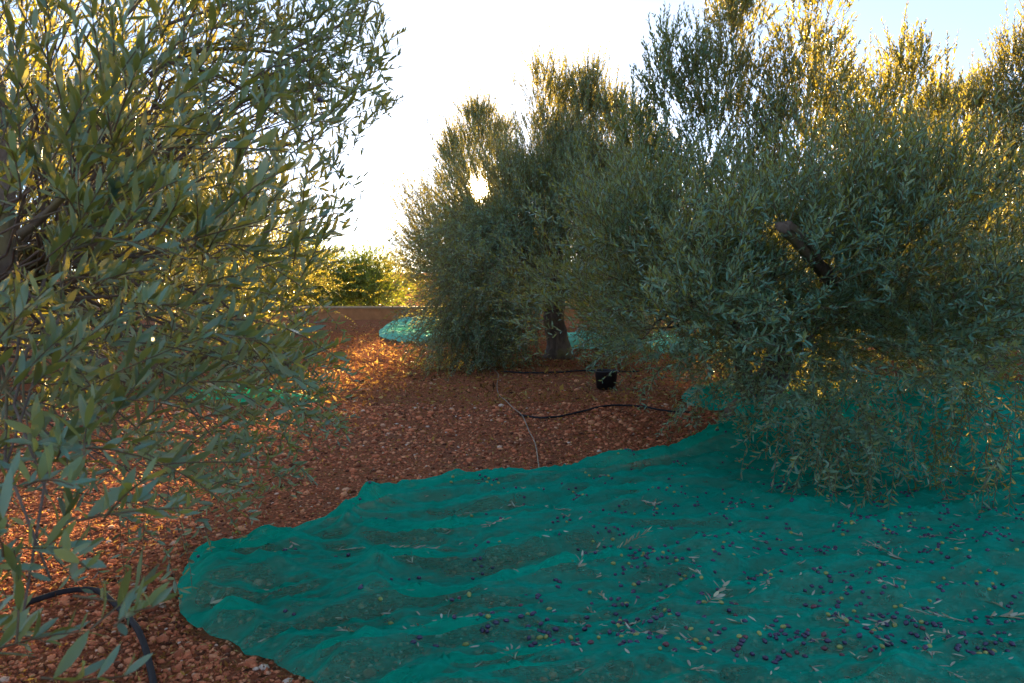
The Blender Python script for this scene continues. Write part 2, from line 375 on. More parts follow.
# ------------------------------------------------------------------ tubes
def tube(pts, rad, sides=8, closed=True, lump=0, rng=None, flute=0):
    pts = np.asarray(pts, float); K = len(pts); rad = np.broadcast_to(np.asarray(rad, float), (K,))
    T = nrm(np.gradient(pts, axis=0)); up = np.array([0, 0, 1.0]) if abs(T[0][2]) < .9 else np.array([1.0, 0, 0])
    U = np.zeros((K, 3)); u = nrm(np.cross(T[0], up))
    for k in range(K):
        u = nrm(u - T[k] * (u @ T[k])); U[k] = u
    V = np.cross(T, U); a = np.linspace(0, 2 * math.pi, sides, endpoint=False)
    rr = np.ones((K, sides))
    if lump: rr += lump * (rng.random((K, sides)) - .5)
    if flute:
        ph = np.linspace(0, 1.5, K)[:, None]
        rr += flute * np.sin(3 * a[None] + ph * 2) + flute * .6 * np.sin(5 * a[None] - ph * 3 + 1)
    ring = pts[:, None] + (rad[:, None] * rr)[..., None] * (U[:, None] * np.cos(a)[None, :, None] + V[:, None] * np.sin(a)[None, :, None])
    v = ring.reshape(-1, 3); i = np.arange(K * sides).reshape(K, sides); j = np.roll(i, -1, 1)
    q = np.stack([i[:-1], j[:-1], j[1:], i[1:]], -1).reshape(-1, 4)
    tris = np.zeros((0, 3), int)
    if closed:
        v = np.vstack([v, pts[:1], pts[-1:]]); n0 = K * sides
        tris = np.vstack([np.stack([j[0], i[0], np.full(sides, n0)], -1), np.stack([i[-1], j[-1], np.full(sides, n0 + 1)], -1)])
    return v, q, tris
class MB:
    def __init__(s): s.v = []; s.q = []; s.t = []; s.n = 0; s.ta = []; s.qa = []
    def add(s, v, q=None, t=None, tint=.5):
        s.v.append(v)
        if q is not None and len(q): s.q.append(np.asarray(q) + s.n)
        if t is not None and len(t): s.t.append(np.asarray(t) + s.n)
        s.n += len(v)
    def mesh(s, name, mats, smooth=True):
        fl = []
        if s.q: fl.append(np.concatenate(s.q))
        if s.t: fl.append(np.concatenate(s.t))
        return mesh_np(name, np.concatenate(s.v), fl, mats, smooth=smooth)
def curve(pts, k=6):
    p = np.asarray(pts, float); p = np.vstack([2 * p[0] - p[1], p, 2 * p[-1] - p[-2]]); o_ = []
    for i in range(1, len(p) - 2):
        for t in np.arange(k) / k:
            p0, p1, p2, p3 = p[i - 1:i + 3]
            o_.append(.5 * ((2 * p1) + (-p0 + p2) * t + (2 * p0 - 5 * p1 + 4 * p2 - p3) * t * t + (-p0 + 3 * p1 - 3 * p2 + p3) * t ** 3))
    o_.append(p[-2]); return np.array(o_)

# ------------------------------------------------------------------ leaves on shoots
def leaf_template(lod):
    if lod == 0:
        st = [(.10, .045), (.32, .105), (.55, .118), (.78, .085)]
    elif lod == 1: st = [(.22, .09), (.62, .11)]
    else: st = None
    if st:
        v = [(0, 0, 0)]
        for s_, w in st: v += [(s_, -w, w * .35), (s_, 0, 0), (s_, w, w * .35)]
        v.append((1, 0, 0)); v = np.array(v, float); v[:, 2] -= .16 * v[:, 0] ** 2
        k = len(st); q = []; t = [(0, 2, 1), (0, 3, 2)]
        for a in range(k - 1):
            b = 1 + 3 * a; q += [(b, b + 1, b + 4, b + 3), (b + 1, b + 2, b + 5, b + 4)]
        b = 1 + 3 * (k - 1); t += [(b, b + 1, len(v) - 1), (b + 1, b + 2, len(v) - 1)]
        return v, np.array(q, int).reshape(-1, 4), np.array(t, int)
    v = np.array([(0, 0, 0), (.45, -.115, .03), (1, 0, -.08), (.45, .115, .03)], float)
    return v, np.array([(0, 1, 2, 3)])[:, ::-1], np.zeros((0, 3), int)

def grow(rng, base, dirs, length, sag, leafL, spacing, lod, stem_r=.0022, spread=(30, 65), wide=1.0, lift=.30):
    """base,dirs,sag (S,3), length (S,), -> dict of arrays for leaves and stems"""
    S = len(base); dirs = nrm(dirs)
    nn = np.maximum(3, (length / spacing).astype(int)); sid = np.repeat(np.arange(S), nn)
    k = np.arange(len(sid)) - np.repeat(np.cumsum(nn) - nn, nn); t = (k + .6) / np.repeat(nn, nn)
    keep = rng.random(len(sid)) > .06 + .25 * (t < .12); sid, k, t = sid[keep], k[keep], t[keep]
    L = length[sid][:, None]; pos = base[sid] + dirs[sid] * L * t[:, None] + sag[sid] * L * (t[:, None] ** 2)
    T = nrm(dirs[sid] + 2 * sag[sid] * t[:, None])
    ref = nrm(rng.normal(size=(S, 3)))[sid]; U = nrm(np.cross(T, ref)); V = np.cross(T, U)
    out_p, out_d, out_n, out_l = [], [], [], []
    for side in (0, math.pi):
        phi = (k % 2) * (math.pi / 2) + side + rng.normal(0, .35, len(k)); rad = U * np.cos(phi)[:, None] + V * np.sin(phi)[:, None]
        a = np.radians(rng.uniform(spread[0], spread[1], len(k))) * (1 - .35 * t)
        D = T * np.cos(a)[:, None] + rad * np.sin(a)[:, None] + rng.normal(0, .20, (len(k), 3)) + np.array([0, 0, lift]); D = nrm(D)
        N = T * np.sin(a)[:, None] - rad * np.cos(a)[:, None] + np.array([0, 0, .35]) + rng.normal(0, .35, (len(k), 3))
        N = nrm(N - D * (N * D).sum(1, keepdims=True))
        sc = leafL * rng.uniform(.65, 1.15, len(k)) * (1 - .45 * t ** 3)
        m = rng.random(len(k)) > .07
        out_p.append(pos[m]); out_d.append(D[m]); out_n.append(N[m]); out_l.append(sc[m])
    p, D, N, sc = (np.concatenate(z) for z in (out_p, out_d, out_n, out_l))
    tv, tq, tt = leaf_template(lod)
    side = np.cross(N, D); cv = rng.uniform(-.6, 1.6, len(p)); wd = rng.uniform(.8, 1.15, len(p)) * wide
    if not len(tv): return
    X = tv[None, :, 0, None] * D[:, None] + tv[None, :, 1, None] * wd[:, None, None] * side[:, None] + (np.where(tv[None, :, 2] > 0, tv[None, :, 2], tv[None, :, 2] * cv[:, None]))[..., None] * N[:, None]
    lv = (p[:, None] + X * sc[:, None, None]).reshape(-1, 3); off = (np.arange(len(p)) * len(tv))[:, None, None]
    lq = (tq[None] + off).reshape(-1, 4); lt = (tt[None] + off).reshape(-1, 3) if len(tt) else np.zeros((0, 3), int)
    tint = np.clip(rng.beta(2.2, 2.6, len(p)), 0, .93); y_ = rng.random(len(p)) < .015; tint[y_] = 1
    aq = np.repeat(tint, len(tq)); at_ = np.repeat(tint, len(tt)) if len(tt) else np.zeros(0)
    # stems
    K, sd = 5, 3; tk = np.linspace(0, 1, K); Ls = length[:, None, None]
    sp = base[:, None] + dirs[:, None] * Ls * tk[None, :, None] + sag[:, None] * Ls * (tk ** 2)[None, :, None]
    ts = nrm(dirs[:, None] + 2 * sag[:, None] * tk[None, :, None]); ref = nrm(rng.normal(size=(S, 3)))[:, None]
    us = nrm(np.cross(ts, ref)); vs = np.cross(ts, us); rr = stem_r * (1 - .5 * tk)[None, :, None, None]
    an = np.arange(sd) * 2 * math.pi / sd
    ring = sp[:, :, None] + rr * (us[:, :, None] * np.cos(an)[None, None, :, None] + vs[:, :, None] * np.sin(an)[None, None, :, None])
    sv = ring.reshape(-1, 3); i = np.arange(K * sd).reshape(K, sd); j = np.roll(i, -1, 1)
    q = np.stack([i[:-1], j[:-1], j[1:], i[1:]], -1).reshape(-1, 4)
    sq = (q[None] + (np.arange(S) * K * sd)[:, None, None]).reshape(-1, 4)
    return lv, lq, lt, aq, at_, sv, sq
def crown_mesh(name, parts, leafmat):
    V, Q, Tt, AQ, AT, SV, SQ = [], [], [], [], [], [], []; nv = 0
    for (lv, lq, lt, aq, at_, sv, sq) in parts:
        V.append(lv); Q.append(lq + nv); Tt.append(lt + nv); AQ.append(aq); AT.append(at_); nv += len(lv)
    for (lv, lq, lt, aq, at_, sv, sq) in parts:
        V.append(sv); SQ.append(sq + nv); nv += len(sv)
    q, sq, t = np.concatenate(Q), np.concatenate(SQ), np.concatenate(Tt)
    mi = np.concatenate([np.zeros(len(q)), np.ones(len(sq)), np.zeros(len(t))])
    at_ = np.concatenate(AQ + [np.full(len(sq), .5)] + AT)
    return mesh_np(name, np.concatenate(V), [q, sq, t], [leafmat, M_TWIG], mi, at_, True)

def cluster_shoots(rng, cen, axis, n_, sig, L, up=.5, out=.8, droop=0., jitter=.5, elong=1.6):
    """n_ shoots round point cen whose branch points along axis"""
    axis = nrm(np.asarray(axis, float)); g = rng.normal(size=(n_, 3)) * sig
    base = cen + g + axis * (rng.normal(size=(n_, 1)) * sig * elong)
    d = axis * out + nrm(g + 1e-6) * jitter + np.array([0, 0, up]) + rng.normal(size=(n_, 3)) * .22
    ln = rng.uniform(L[0], L[1], n_); sg = np.tile([0, 0, -droop], (n_, 1)) * rng.uniform(.5, 1.5, (n_, 1)) + rng.normal(size=(n_, 3)) * .10
    return base, d, ln, sg
def merge_cs(cs):
    return tuple(np.concatenate([c[k] for c in cs]) for k in range(4))

def make_trunk(rng, base, fork_h, r, lean=(0, 0), sides=20):
    K = 12; t = np.linspace(0, 1, K); pts = np.zeros((K, 3)); pts[:, 2] = t * fork_h - .08 * (t == 0)
    pts[:, 0] = lean[0] * t + .04 * np.sin(t * 5 + rng.random() * 6); pts[:, 1] = lean[1] * t + .04 * np.sin(t * 4 + rng.random() * 6)
    rad = r * (1 + .75 * np.exp(-t * 9) - .12 * t + .12 * (t > .85))
    v, q, tr = tube(pts, rad, sides, True, .10, rng, .09); mb = MB(); mb.add(v, q, tr)
    return mb, pts[-1]
def branch_path(rng, a, b, k=8, bow=.25):
    a, b = np.asarray(a, float), np.asarray(b, float); d = b - a; L = np.linalg.norm(d)
    mid = (a + b) / 2 + np.array([0, 0, bow * .35 * L]) + rng.normal(size=3) * .06 * L
    t = np.linspace(0, 1, k)[:, None]; p = (1 - t) ** 2 * a + 2 * t * (1 - t) * mid + t * t * b
    p[1:-1] += rng.normal(size=(k - 2, 3)) * .015 * L; return p
def limbs(rng, fork, clusters, n_limb, r0, sub_r=.016):
    """n_limb main limbs to cluster groups, and a branch to every cluster; returns (limb mb list, branch mb)"""
    C = np.array([c for c in clusters]); ang = np.arctan2(C[:, 1] - fork[1], C[:, 0] - fork[0])
    lm, br = [], MB(); off = rng.random() * 6.28; g = ((ang - off) % (2 * math.pi) / (2 * math.pi) * n_limb).astype(int)
    for k in range(n_limb):
        cc = C[g == k]
        if not len(cc): continue
        tgt = fork + (cc.mean(0) - fork) * .75; path = branch_path(rng, fork - np.array([0, 0, .12]), tgt, 10, .5)
        v, q, t = tube(path, np.linspace(r0, r0 * .38, len(path)), 10, True, .12, rng); m = MB(); m.add(v, q, t); lm.append(m)
        for c in cc:
            s = path[min(len(path) - 1, 3 + int(rng.random() * 7))]
            p = branch_path(rng, s, s + (c - s) * .93, 7, .2); v, q, t = tube(p, np.linspace(sub_r, sub_r * .3, len(p)), 5, True); br.add(v, q, t)
    return lm, br

def assemble_tree(name, label, base, trunk_mb, limb_list, branch_mb, crown_parts, leafmat=M_LEAF, group='olive trees of the grove', cat='olive tree'):
    root = empty(name, base); tag(root, label, cat, group)
    obj('trunk', trunk_mb.mesh('trunk', [M_BARK]), root)
    for lm in limb_list: obj('limb', lm.mesh('limb', [M_BARK]), root)
    if branch_mb is not None and branch_mb.n: obj('branches', branch_mb.mesh('branches', [M_BARK]), root)
    obj('crown', crown_mesh('crown', crown_parts, leafmat), root)
    return root

def envelope_clusters(rng, n_, r, z0, z1, zw, fork, skirt=1.0, shell=.5):
    """cluster centres: widest (radius r) at height zw, from skirt z0 to top z1"""
    out_ = []
    while len(out_) < n_:
        z = rng.uniform(z0, z1); a = rng.uniform(0, 2 * math.pi)
        h = (z - zw) / ((z1 - zw) if z > zw else (zw - z0 + .35)); R_ = r * math.sqrt(max(0, 1 - abs(h) ** 2.2)) * (1 + .12 * math.sin(3 * a + z) + .08 * math.sin(5 * a - 2 * z))
        rho = R_ * (shell + (1 - shell) * rng.random() ** .6)
        out_.append((rho * math.cos(a), rho * math.sin(a), z))
    return np.array(out_)
def std_tree(name, label, base, seed, r, height, skirt, ncl, per, leafL, spacing, lod, trunk_r=.17, fork=.9, extra=None, L=(.28, .5), hole=None, fork_n=6, sig=.17, clip=None, stem=.0025, zw=None):
    rng = np.random.default_rng(seed); base = np.array([base[0], base[1], 0.]); tm, fk = make_trunk(rng, base, fork, trunk_r, rng.normal(size=2) * .12)
    zw = zw or skirt + (height - skirt) * .38
    C = envelope_clusters(rng, ncl, r, skirt, height, zw, fk)
    if clip is not None: C = C[clip(C + base)]
    cs = []
    for c in C:
        hfrac = (c[2] - skirt) / (height - skirt); rad = np.array([c[0], c[1], 0]); rad = rad / (np.linalg.norm(rad) + .2)
        up = -.25 + 1.25 * hfrac; ax = rad * (1 - .55 * hfrac) + np.array([0, 0, up])
        dr = .45 * (1 - hfrac) ** 1.5
        nsh = int(per * rng.uniform(.6, 1.4)); ln = (L[0], L[1] * (1 + .5 * hfrac))
        cs.append(cluster_shoots(rng, c, ax, nsh, sig * rng.uniform(.8, 1.3), ln, up=.2 + .7 * hfrac, droop=dr * .8))
    cols = []
    if extra is not None:
        for e_ in extra(rng, base): (cols if len(e_) == 5 else cs).append(e_)
    b, d, ln, sg = merge_cs(cs)
    if hole is not None:
        m = hole(b + base + nrm(d) * ln[:, None] * .5); b, d, ln, sg = b[m], d[m], ln[m], sg[m]
    lm, br = limbs(rng, fk, C, fork_n, trunk_r * .5)
    g_ = [grow(rng, b, d, ln, sg, leafL, spacing, lod, stem)]
    if cols:
        b, d, ln, sg = merge_cs(cols)
        if hole is not None:
            m = hole(b + base + nrm(d) * ln[:, None] * .5); b, d, ln, sg = b[m], d[m], ln[m], sg[m]
        g_.append(grow(rng, b, d, ln, sg, leafL * .98, spacing * .88, lod, stem, (30, 62), 1.3))
    return assemble_tree(name, label, base, tm, lm, br, g_)
def column(rng, base, a, b_, c, d_, Y, hw, dens=1.0, spikes=6):
    """a flame of young growth: short leafy shoots on a few ascending stems, tapering to the tip, with single long shoots on top"""
    p0, p1 = P(a, b_, Y), P(c, d_, Y); w = hw / FPX * Y; ax = p1 - p0; H = np.linalg.norm(ax); u = nrm(ax)
    ncl = int(dens * 16 * max(.5, H) * max(.25, w) / .35); t = rng.random(ncl) ** .9; prof = w * np.clip(1.15 * (1.02 - t) ** .75 * np.minimum(1, (t + .35) / .6), .05, 1)
    ang = rng.uniform(0, 6.283, ncl); rho = prof * rng.random(ncl) ** .5
    cen = p0 + ax * t[:, None] * .93 + np.stack([rho * np.cos(ang), rho * np.sin(ang), np.zeros(ncl)], -1)
    k = 13; cs = np.repeat(cen, k, 0); out = np.repeat(np.stack([np.cos(ang), np.sin(ang), np.zeros(ncl)], -1) * (rho / (w + 1e-6))[:, None], k, 0)
    g = rng.normal(size=(len(cs), 3)) * .085 * (Y / 8) ** .5; b = cs + g; ln = rng.uniform(.15, .34, len(cs)) * (Y / 8) ** .4
    d = u * 1.0 + out * .55 + nrm(g * np.array([1, 1, 0]) + 1e-6) * .35 + rng.normal(size=g.shape) * .16
    # spikes
    m = int(spikes * 1.8); ts = rng.uniform(.6, .93, m); bs_ = p0 + ax * ts[:, None] + rng.normal(size=(m, 3)) * np.array([w * .45, w * .45, .03])
    b = np.vstack([b, bs_]); ln = np.concatenate([ln, rng.uniform(.35, .65, m) * (Y / 8) ** .4]); d = np.vstack([d, np.tile(u, (m, 1)) + rng.normal(size=(m, 3)) * .10])
    return b - base, d, ln, rng.normal(size=(len(b), 3)) * .05, 'column'
# ------------------------------------------------------------------ the olive trees
def sun_hole(q):          # a thin spot in the far crown where the low sun shows through
    d = nrm(q - np.array([0, 0, CAMZ])); return np.arccos(np.clip(d @ SUN, -1, 1)) > R(.55) + R(.45) * np.abs(np.sin(q[:, 0] * 37 + q[:, 2] * 23))
def xB0(rng, base):
    return [column(rng, base, *a) for a in [(480, 185, 478, 108, 20, 38, 1.0, 8), (458, 190, 452, 125, 20, 14, 1, 3), (500, 200, 503, 120, 20, 11, 1, 3)]]
std_tree('olive_tree', 'farthest olive tree of the right row, in front of the low sun', (-.65, 20), 11, 2.0, 3.1, .85, 130, 46, .085, .045, 2, .2, 1.0, xB0, (.35, .6), sun_hole, sig=.22, stem=.004, zw=2.5)
def hole_B1(q):
    f = q[:, 1] * math.cos(PITCH) - (q[:, 2] - CAMZ) * math.sin(PITCH); px = 512 + q[:, 0] / f * FPX
    return sun_hole(q) & ~((px > 540) & (px < 578) & (q[:, 2] < .95))
def xB1(rng, base):
    c = [column(rng, base, *a) for a in [(546, 205, 545, 62, 13.8, 26, 1, 7), (588, 205, 590, 70, 14, 38, 1, 8), (566, 200, 566, 75, 14.4, 20, 1, 5), (620, 205, 612, 95, 14, 26, 1, 6), (645, 205, 642, 105, 14, 20, 1, 5)]]
    # hanging skirt on the lane side
    for k in range(46):
        px, py = (rng.uniform(440, 525), rng.uniform(300, 368)) if k < 30 else (rng.uniform(590, 640), rng.uniform(290, 352))
        q = P(px, py, rng.uniform(12.1, 13.0)); q[2] = max(q[2], .12)
        c.append(cluster_shoots(rng, q - base, (-.1, -.5, -.2), 26, .16, (.25, .45), up=.15, droop=.35))
    for k in range(48):
        c.append(cluster_shoots(rng, P(rng.uniform(438, 520), rng.uniform(225, 350), rng.uniform(11.6, 13.2)) - base, (-.3, -.5, -.3), 30, .2, (.3, .55), up=.1, droop=.5))
    return c
std_tree('olive_tree', 'middle olive tree of the right row, its trunk showing beside the black bucket', (.78, 14), 12, 1.95, 3.3, 1.0, 150, 50, .078, .038, 2, .19, 1.0, xB1, (.32, .55), hole_B1, sig=.19, stem=.0035)
def xC(rng, base):
    c = [column(rng, base, *a) for a in [(674, 200, 662, 30, 8.2, 14, .9, 5), (702, 200, 698, 35, 8.0, 26, .8, 6), (728, 205, 737, -45, 8.2, 44, 1, 8), (808, 205, 819, -95, 7.9, 48, 1.1, 8), (776, 205, 785, 70, 8.0, 20, .8, 4),
        (752, 215, 748, 110, 8.1, 24, .8, 4), (885, 205, 880, 70, 8.2, 28, .8, 6), (910, 200, 907, 45, 8.2, 20, .8, 6), (945, 205, 940, 85, 8.0, 30, .9, 6), (862, 210, 866, 115, 8.0, 24, .8, 5), (650, 215, 636, 115, 8.2, 22, .9, 5), (835, 210, 842, 60, 8.1, 22, .9, 5)]]
    for k in range(245):
        px, py = rng.uniform(600, 1040), rng.uniform(180, 440)
        if py > 375 and px < 690: continue
        if py > 335 and rng.random() < .68: continue
        nz = vnoise(px / 55., py / 42., 91); front = nz > .5
        if not front and rng.random() < .45: continue
        Y = (rng.uniform(5.0, 6.1) if front else rng.uniform(6.5, 7.7)) - (.3 if py > 300 else 0); q = P(px, py, Y)
        if q[2] < .35: q[2] = .35 + rng.random() * .5
        if q[0] < (.9 if py < 330 else 1.05): continue
        h = np.clip((q[2] - .4) / 2.4, 0, 1)
        c.append(cluster_shoots(rng, q - base, (rng.normal() * .4, -.6, -.3 + h), int(20 + rng.random() * 18), .13, (.26, .48), up=.25 + .65 * h, droop=.38 * (1 - h) ** 2))
    for (px, py, Y, n_) in [(890, 470, 4.9, 26), (875, 440, 5.0, 40), (860, 430, 5.1, 40), (905, 440, 5.1, 40), (985, 440, 5.0, 40), (1000, 460, 4.8, 26), (960, 420, 5.2, 40), (830, 410, 5.3, 36), (1030, 430, 4.9, 40), (790, 395, 5.8, 36), (730, 370, 6.6, 36), (712, 395, 6.8, 20), (765, 410, 6.3, 26), (930, 410, 5.2, 36)]:
        q = P(px + rng.normal() * 8, py - rng.uniform(0, 18), Y); c.append(cluster_shoots(rng, q - base, (rng.normal() * .3, -.15, -1), int(n_ * .48), .13, (.16, .42), up=-.3, droop=.35, jitter=.8))
    for k in range(34):      # unseen low foliage added behind the crown to keep sun off the near boughs
        q = np.array([rng.uniform(2.2, 5.4), rng.uniform(8.6, 10.4), rng.uniform(.35, 1.1)]); c.append(cluster_shoots(rng, q - base, (rng.normal() * .3, .3, -.4), 30, .2, (.25, .45), up=0, droop=.4))
    for (px, py, Y) in [(600, 235, 6.6), (625, 225, 6.6), (640, 240, 6.5), (650, 215, 6.7), (690, 300, 6.0), (705, 285, 6.0), (720, 275, 6.1), (790, 310, 5.6), (760, 300, 5.8), (900, 260, 5.6), (870, 290, 5.4), (965, 210, 5.4), (990, 300, 5.2)]:
        q = P(px, py, Y); c.append(cluster_shoots(rng, q - base, (-.5, -.5, .35), 26, .12, (.28, .45), up=.25, droop=.1, jitter=.4))
    return c
C_BASE = (2.42, 8.0)
def project(q):
    f = q[:, 1] * math.cos(PITCH) - (q[:, 2] - CAMZ) * math.sin(PITCH); up = q[:, 1] * math.sin(PITCH) + (q[:, 2] - CAMZ) * math.cos(PITCH)
    return 512 + q[:, 0] / f * FPX, 341.5 - up / f * FPX
def hole_C(q):           # bare places: the open lane side below the crown and round the sawn limb
    px, py = project(q); t = np.clip((px - 775) / 45, 0, 1); lx, ly = 775 + 45 * t, 226 + 44 * t
    near = (np.hypot(px - lx, py - ly) < 21) & (q[:, 1] < 6.3)
    buck = (px > 592) & (px < 616) & (py > 360) & (py < 396)
    return ~(((q[:, 0] < 1.05) & (q[:, 2] < .8)) | near | buck | ((px > 540) & (px < 580) & (py > 302)))
tC = std_tree('olive_tree', 'big near olive tree whose low branches hang over the teal net', C_BASE, 13, 2.3, 1.95, .8, 110, 28, .07, .033, 1, .16, .95, xC, (.28, .5), hole_C, sig=.17, stem=.0028)
bC = np.array([C_BASE[0], C_BASE[1], 0])
def limb_part(root, b0, pts, r0, r1, seed, name='limb', label=None, lump=.12):
    rng = np.random.default_rng(seed); p = curve(pts, 5) - b0; v, q, t = tube(p, np.linspace(r0, r1, len(p)), 12, True, lump, rng, lump * .5)
    mb = MB(); mb.add(v, q, t); o = obj(name, mb.mesh(name, [M_BARK]), root)
    if label: o['label'] = label
    return o
limb_part(tC, bC, [P(880, 330, 7.4), P(840, 290, 6.3), P(815, 262, 5.5), P(797, 242, 5.15), P(779, 226, 4.9)], .055, .029, 1, 'sawn_limb', 'mossy sawn-off limb stub sticking out of the foliage', .34)
limb_part(tC, bC, [P(822, 262, 5.4), P(806, 240, 5.15), P(792, 228, 5.0), P(786, 224, 4.95)], .014, .026, 5, 'limb_knot', None, .45)
limb_part(tC, bC, [P(750, 400, 7.7), P(740, 340, 7.2), P(762, 295, 6.5), P(775, 272, 6.2), P(788, 262, 6.1)], .075, .035, 2)
limb_part(tC, bC, [P(752, 390, 7.8), P(735, 330, 7.2), P(715, 283, 6.6), P(700, 275, 6.4)], .06, .03, 3)

def xD(rng, base):
    return [column(rng, base, *a) for a in [(965, 200, 960, 85, 11.6, 32, 1, 6), (990, 200, 988, 70, 11.6, 30, 1, 6), (1014, 200, 1014, 35, 11.2, 30, 1, 6), (1045, 200, 1047, -5, 11, 40, 1, 7), (928, 200, 925, 100, 12, 28, 1, 5), (1090, 200, 1095, 0, 11.5, 45, 1, 7)]]
std_tree('olive_tree', 'olive tree at the right edge behind the big near tree', (7.2, 12), 14, 2.3, 2.7, .4, 150, 44, .075, .04, 2, .18, .9, xD, (.32, .55), None, sig=.2, stem=.0035)
std_tree('olive_tree', 'olive tree of the second row seen between the right trees', (5.4, 18.5), 15, 2.1, 2.9, .4, 110, 34, .075, .045, 2, .18, .9, None, (.35, .6), None, sig=.22, stem=.004)
std_tree('olive_tree', 'small olive tree half hidden far behind the left foliage', (-5.9, 16.5), 16, 1.8, 3.3, .8, 80, 30, .07, .045, 2, .16, .9, None, (.32, .55), None, sig=.2, stem=.004)
std_tree('olive_tree', 'golden backlit olive tree just behind the near left tree', (-5.3, 10.2), 17, 1.9, 3.3, .85, 130, 40, .066, .036, 2, .16, .9, None, (.3, .5), None, sig=.19, stem=.003)

# near left tree: its branches reach past the camera
def left_limit(py):
    return np.interp(py, [-200, 0, 90, 110, 170, 240, 262, 300, 340, 400, 420, 470, 520, 560], [390, 395, 400, 380, 358, 372, 330, 318, 335, 375, 352, 315, 270, 190])
def build_left():
    rng = np.random.default_rng(21); base = np.array([-2.75, 3.1, 0.]); tm, fk = make_trunk(rng, base, .95, .16, (.12, -.1)); far, near, C = [], [], []
    k = 0
    while k < 152:                                       # main body 1.9 - 4.6 m away
        Y = rng.uniform(2.0, 4.7); px, py = rng.uniform(-420, 390), rng.uniform(-260, 500); q = P(px, py, Y)
        if px > left_limit(py) - 10 - 70 / Y: continue
        if q[0] < -4.8 or q[2] < .45: continue
        if 120 < px < 330 and 0 < py < 175 and rng.random() < .93: continue
        if 430 < py and rng.random() < .6: continue
        h = np.clip((q[2] - .4) / 2.8, 0, 1); rad = q - base - fk; rad[2] = 0; rad = rad / (np.linalg.norm(rad) + .2)
        ax = rad * (1 - .5 * h) + np.array([0, 0, .15 + 1.0 * h]); C.append(q - base)
        far.append(cluster_shoots(rng, q - base, ax, int(rng.uniform(12, 24)), .125, (.20, .36), up=.2 + .35 * h, droop=.3 * (1 - h), jitter=1.0)); k += 1
    # boughs that arch over the sky gap
    for a in [[(150, 75), (195, 52), (255, 50), (310, 62), (345, 90)], [(165, 60), (215, 75), (250, 95), (285, 120)], [(150, 30), (210, 10), (270, -10)], [(280, 55), (330, 30), (365, 10)]]:
        pts = curve([P(x, y, 2.6 + .1 * i) for i, (x, y) in enumerate(a)], 5)
        for p in pts[::2]:
            C.append(p - base)
            far.append(cluster_shoots(rng, p - base, (.6, -.1, .1), 5, .05, (.18, .32), up=.1, droop=.35, jitter=.9))
    # outer edge sprays
    for (px, py, Y, n_) in [(375, 85, 2.6, 5), (360, 60, 2.7, 8), (340, 130, 2.7, 8), (345, 180, 2.8, 7), (350, 236, 2.7, 5), (330, 245, 2.8, 8), (335, 215, 2.9, 6), (350, 400, 3.0, 4), (325, 405, 3.1, 8), (310, 430, 3.1, 7), (330, 360, 3.3, 6), (320, 330, 3.4, 8), (250, 440, 3.2, 10), (205, 490, 3.1, 7), (190, 470, 3.0, 7), (230, 420, 3.2, 10), (200, 500, 2.6, 6), (205, 525, 2.5, 3), (240, 470, 2.8, 7), (285, 435, 3.0, 8), (150, 500, 2.4, 6), (320, 415, 3.0, 7), (350, 405, 3.0, 5), (300, 400, 3.1, 8), (180, 440, 2.7, 8), (130, 450, 2.4, 8), (345, 300, 3.2, 3), (365, 238, 2.8, 5), (350, 225, 2.8, 5), (385, 90, 2.6, 5), (370, 60, 2.6, 6), (360, 100, 2.6, 7), (375, 30, 2.6, 5), (160, 455, 2.9, 8), (275, 400, 3.3, 14), (215, 395, 3.4, 14), (245, 388, 3.3, 12), (290, 385, 3.4, 8), (355, 20, 2.7, 8)]:
        q = P(px, py, Y); C.append(q - base)
        far.append(cluster_shoots(rng, q - base, (.55, -.2, -.25 if py > 380 else .15), n_, .09, (.16, .30), up=.1, droop=.25, jitter=.7))
    # the nearest sprays, about one metre from the camera
    for (px, py, Y, n_, ax) in [(30, 240, 1.25, 6, (.6, 0, .5)), (90, 190, 1.3, 6, (.5, .1, .8)), (60, 110, 1.3, 5, (.2, 0, 1)), (140, 150, 1.5, 5, (.4, 0, .9)), (110, 60, 1.35, 4, (.1, 0, 1)),
                                (130, 290, 1.25, 6, (.9, 0, .25)), (200, 260, 1.45, 6, (.8, 0, .4)), (250, 250, 1.6, 5, (.7, .1, .5)), (270, 200, 1.8, 5, (.4, 0, .8)), (50, 320, 1.2, 6, (.9, 0, .1)),
                                (85, 385, 1.3, 4, (.8, .1, -.1)), (10, 430, 1.05, 5, (.9, .1, .3)), (20, 455, 1.1, 4, (.9, .1, .1)), (-10, 560, .95, 4, (.8, .1, .5)), (30, 590, .95, 3, (.8, .1, .6)), (-20, 660, .85, 4, (.9, 0, .3)), (40, 540, .9, 4, (.9, 0, .5)), (60, 640, .85, 4, (.7, 0, .7)), (20, 690, .8, 4, (.8, 0, .6)), (0, 500, 1.0, 5, (.9, 0, .2)), (170, 110, 1.5, 5, (.4, 0, .9)), (70, 250, 1.25, 5, (.6, 0, .6)), (160, 250, 1.35, 5, (.8, 0, .5)), (240, 215, 1.6, 5, (.6, 0, .7)),
                                (200, 340, 1.7, 5, (.8, 0, 0)), (290, 290, 2.0, 6, (.7, 0, .3)), (320, 170, 2.2, 5, (.3, 0, .9)), (10, 40, 1.2, 5, (.2, 0, 1)), (230, 120, 1.9, 4, (.1, 0, 1)), (10, 340, 1.3, 5, (.9, 0, .2)), (170, 210, 1.4, 5, (.5, 0, .7))]:
        Y *= 1.22 if py < 470 else 1.12; q = P(px, py, Y); C.append(q - base)
        near.append(cluster_shoots(rng, q - base, ax, int(n_ * (2.2 if py < 470 else 1.2)), .05 * Y, (.14, .24) if py < 470 else (.09, .16), up=.12, droop=.15, jitter=.85, out=.95))
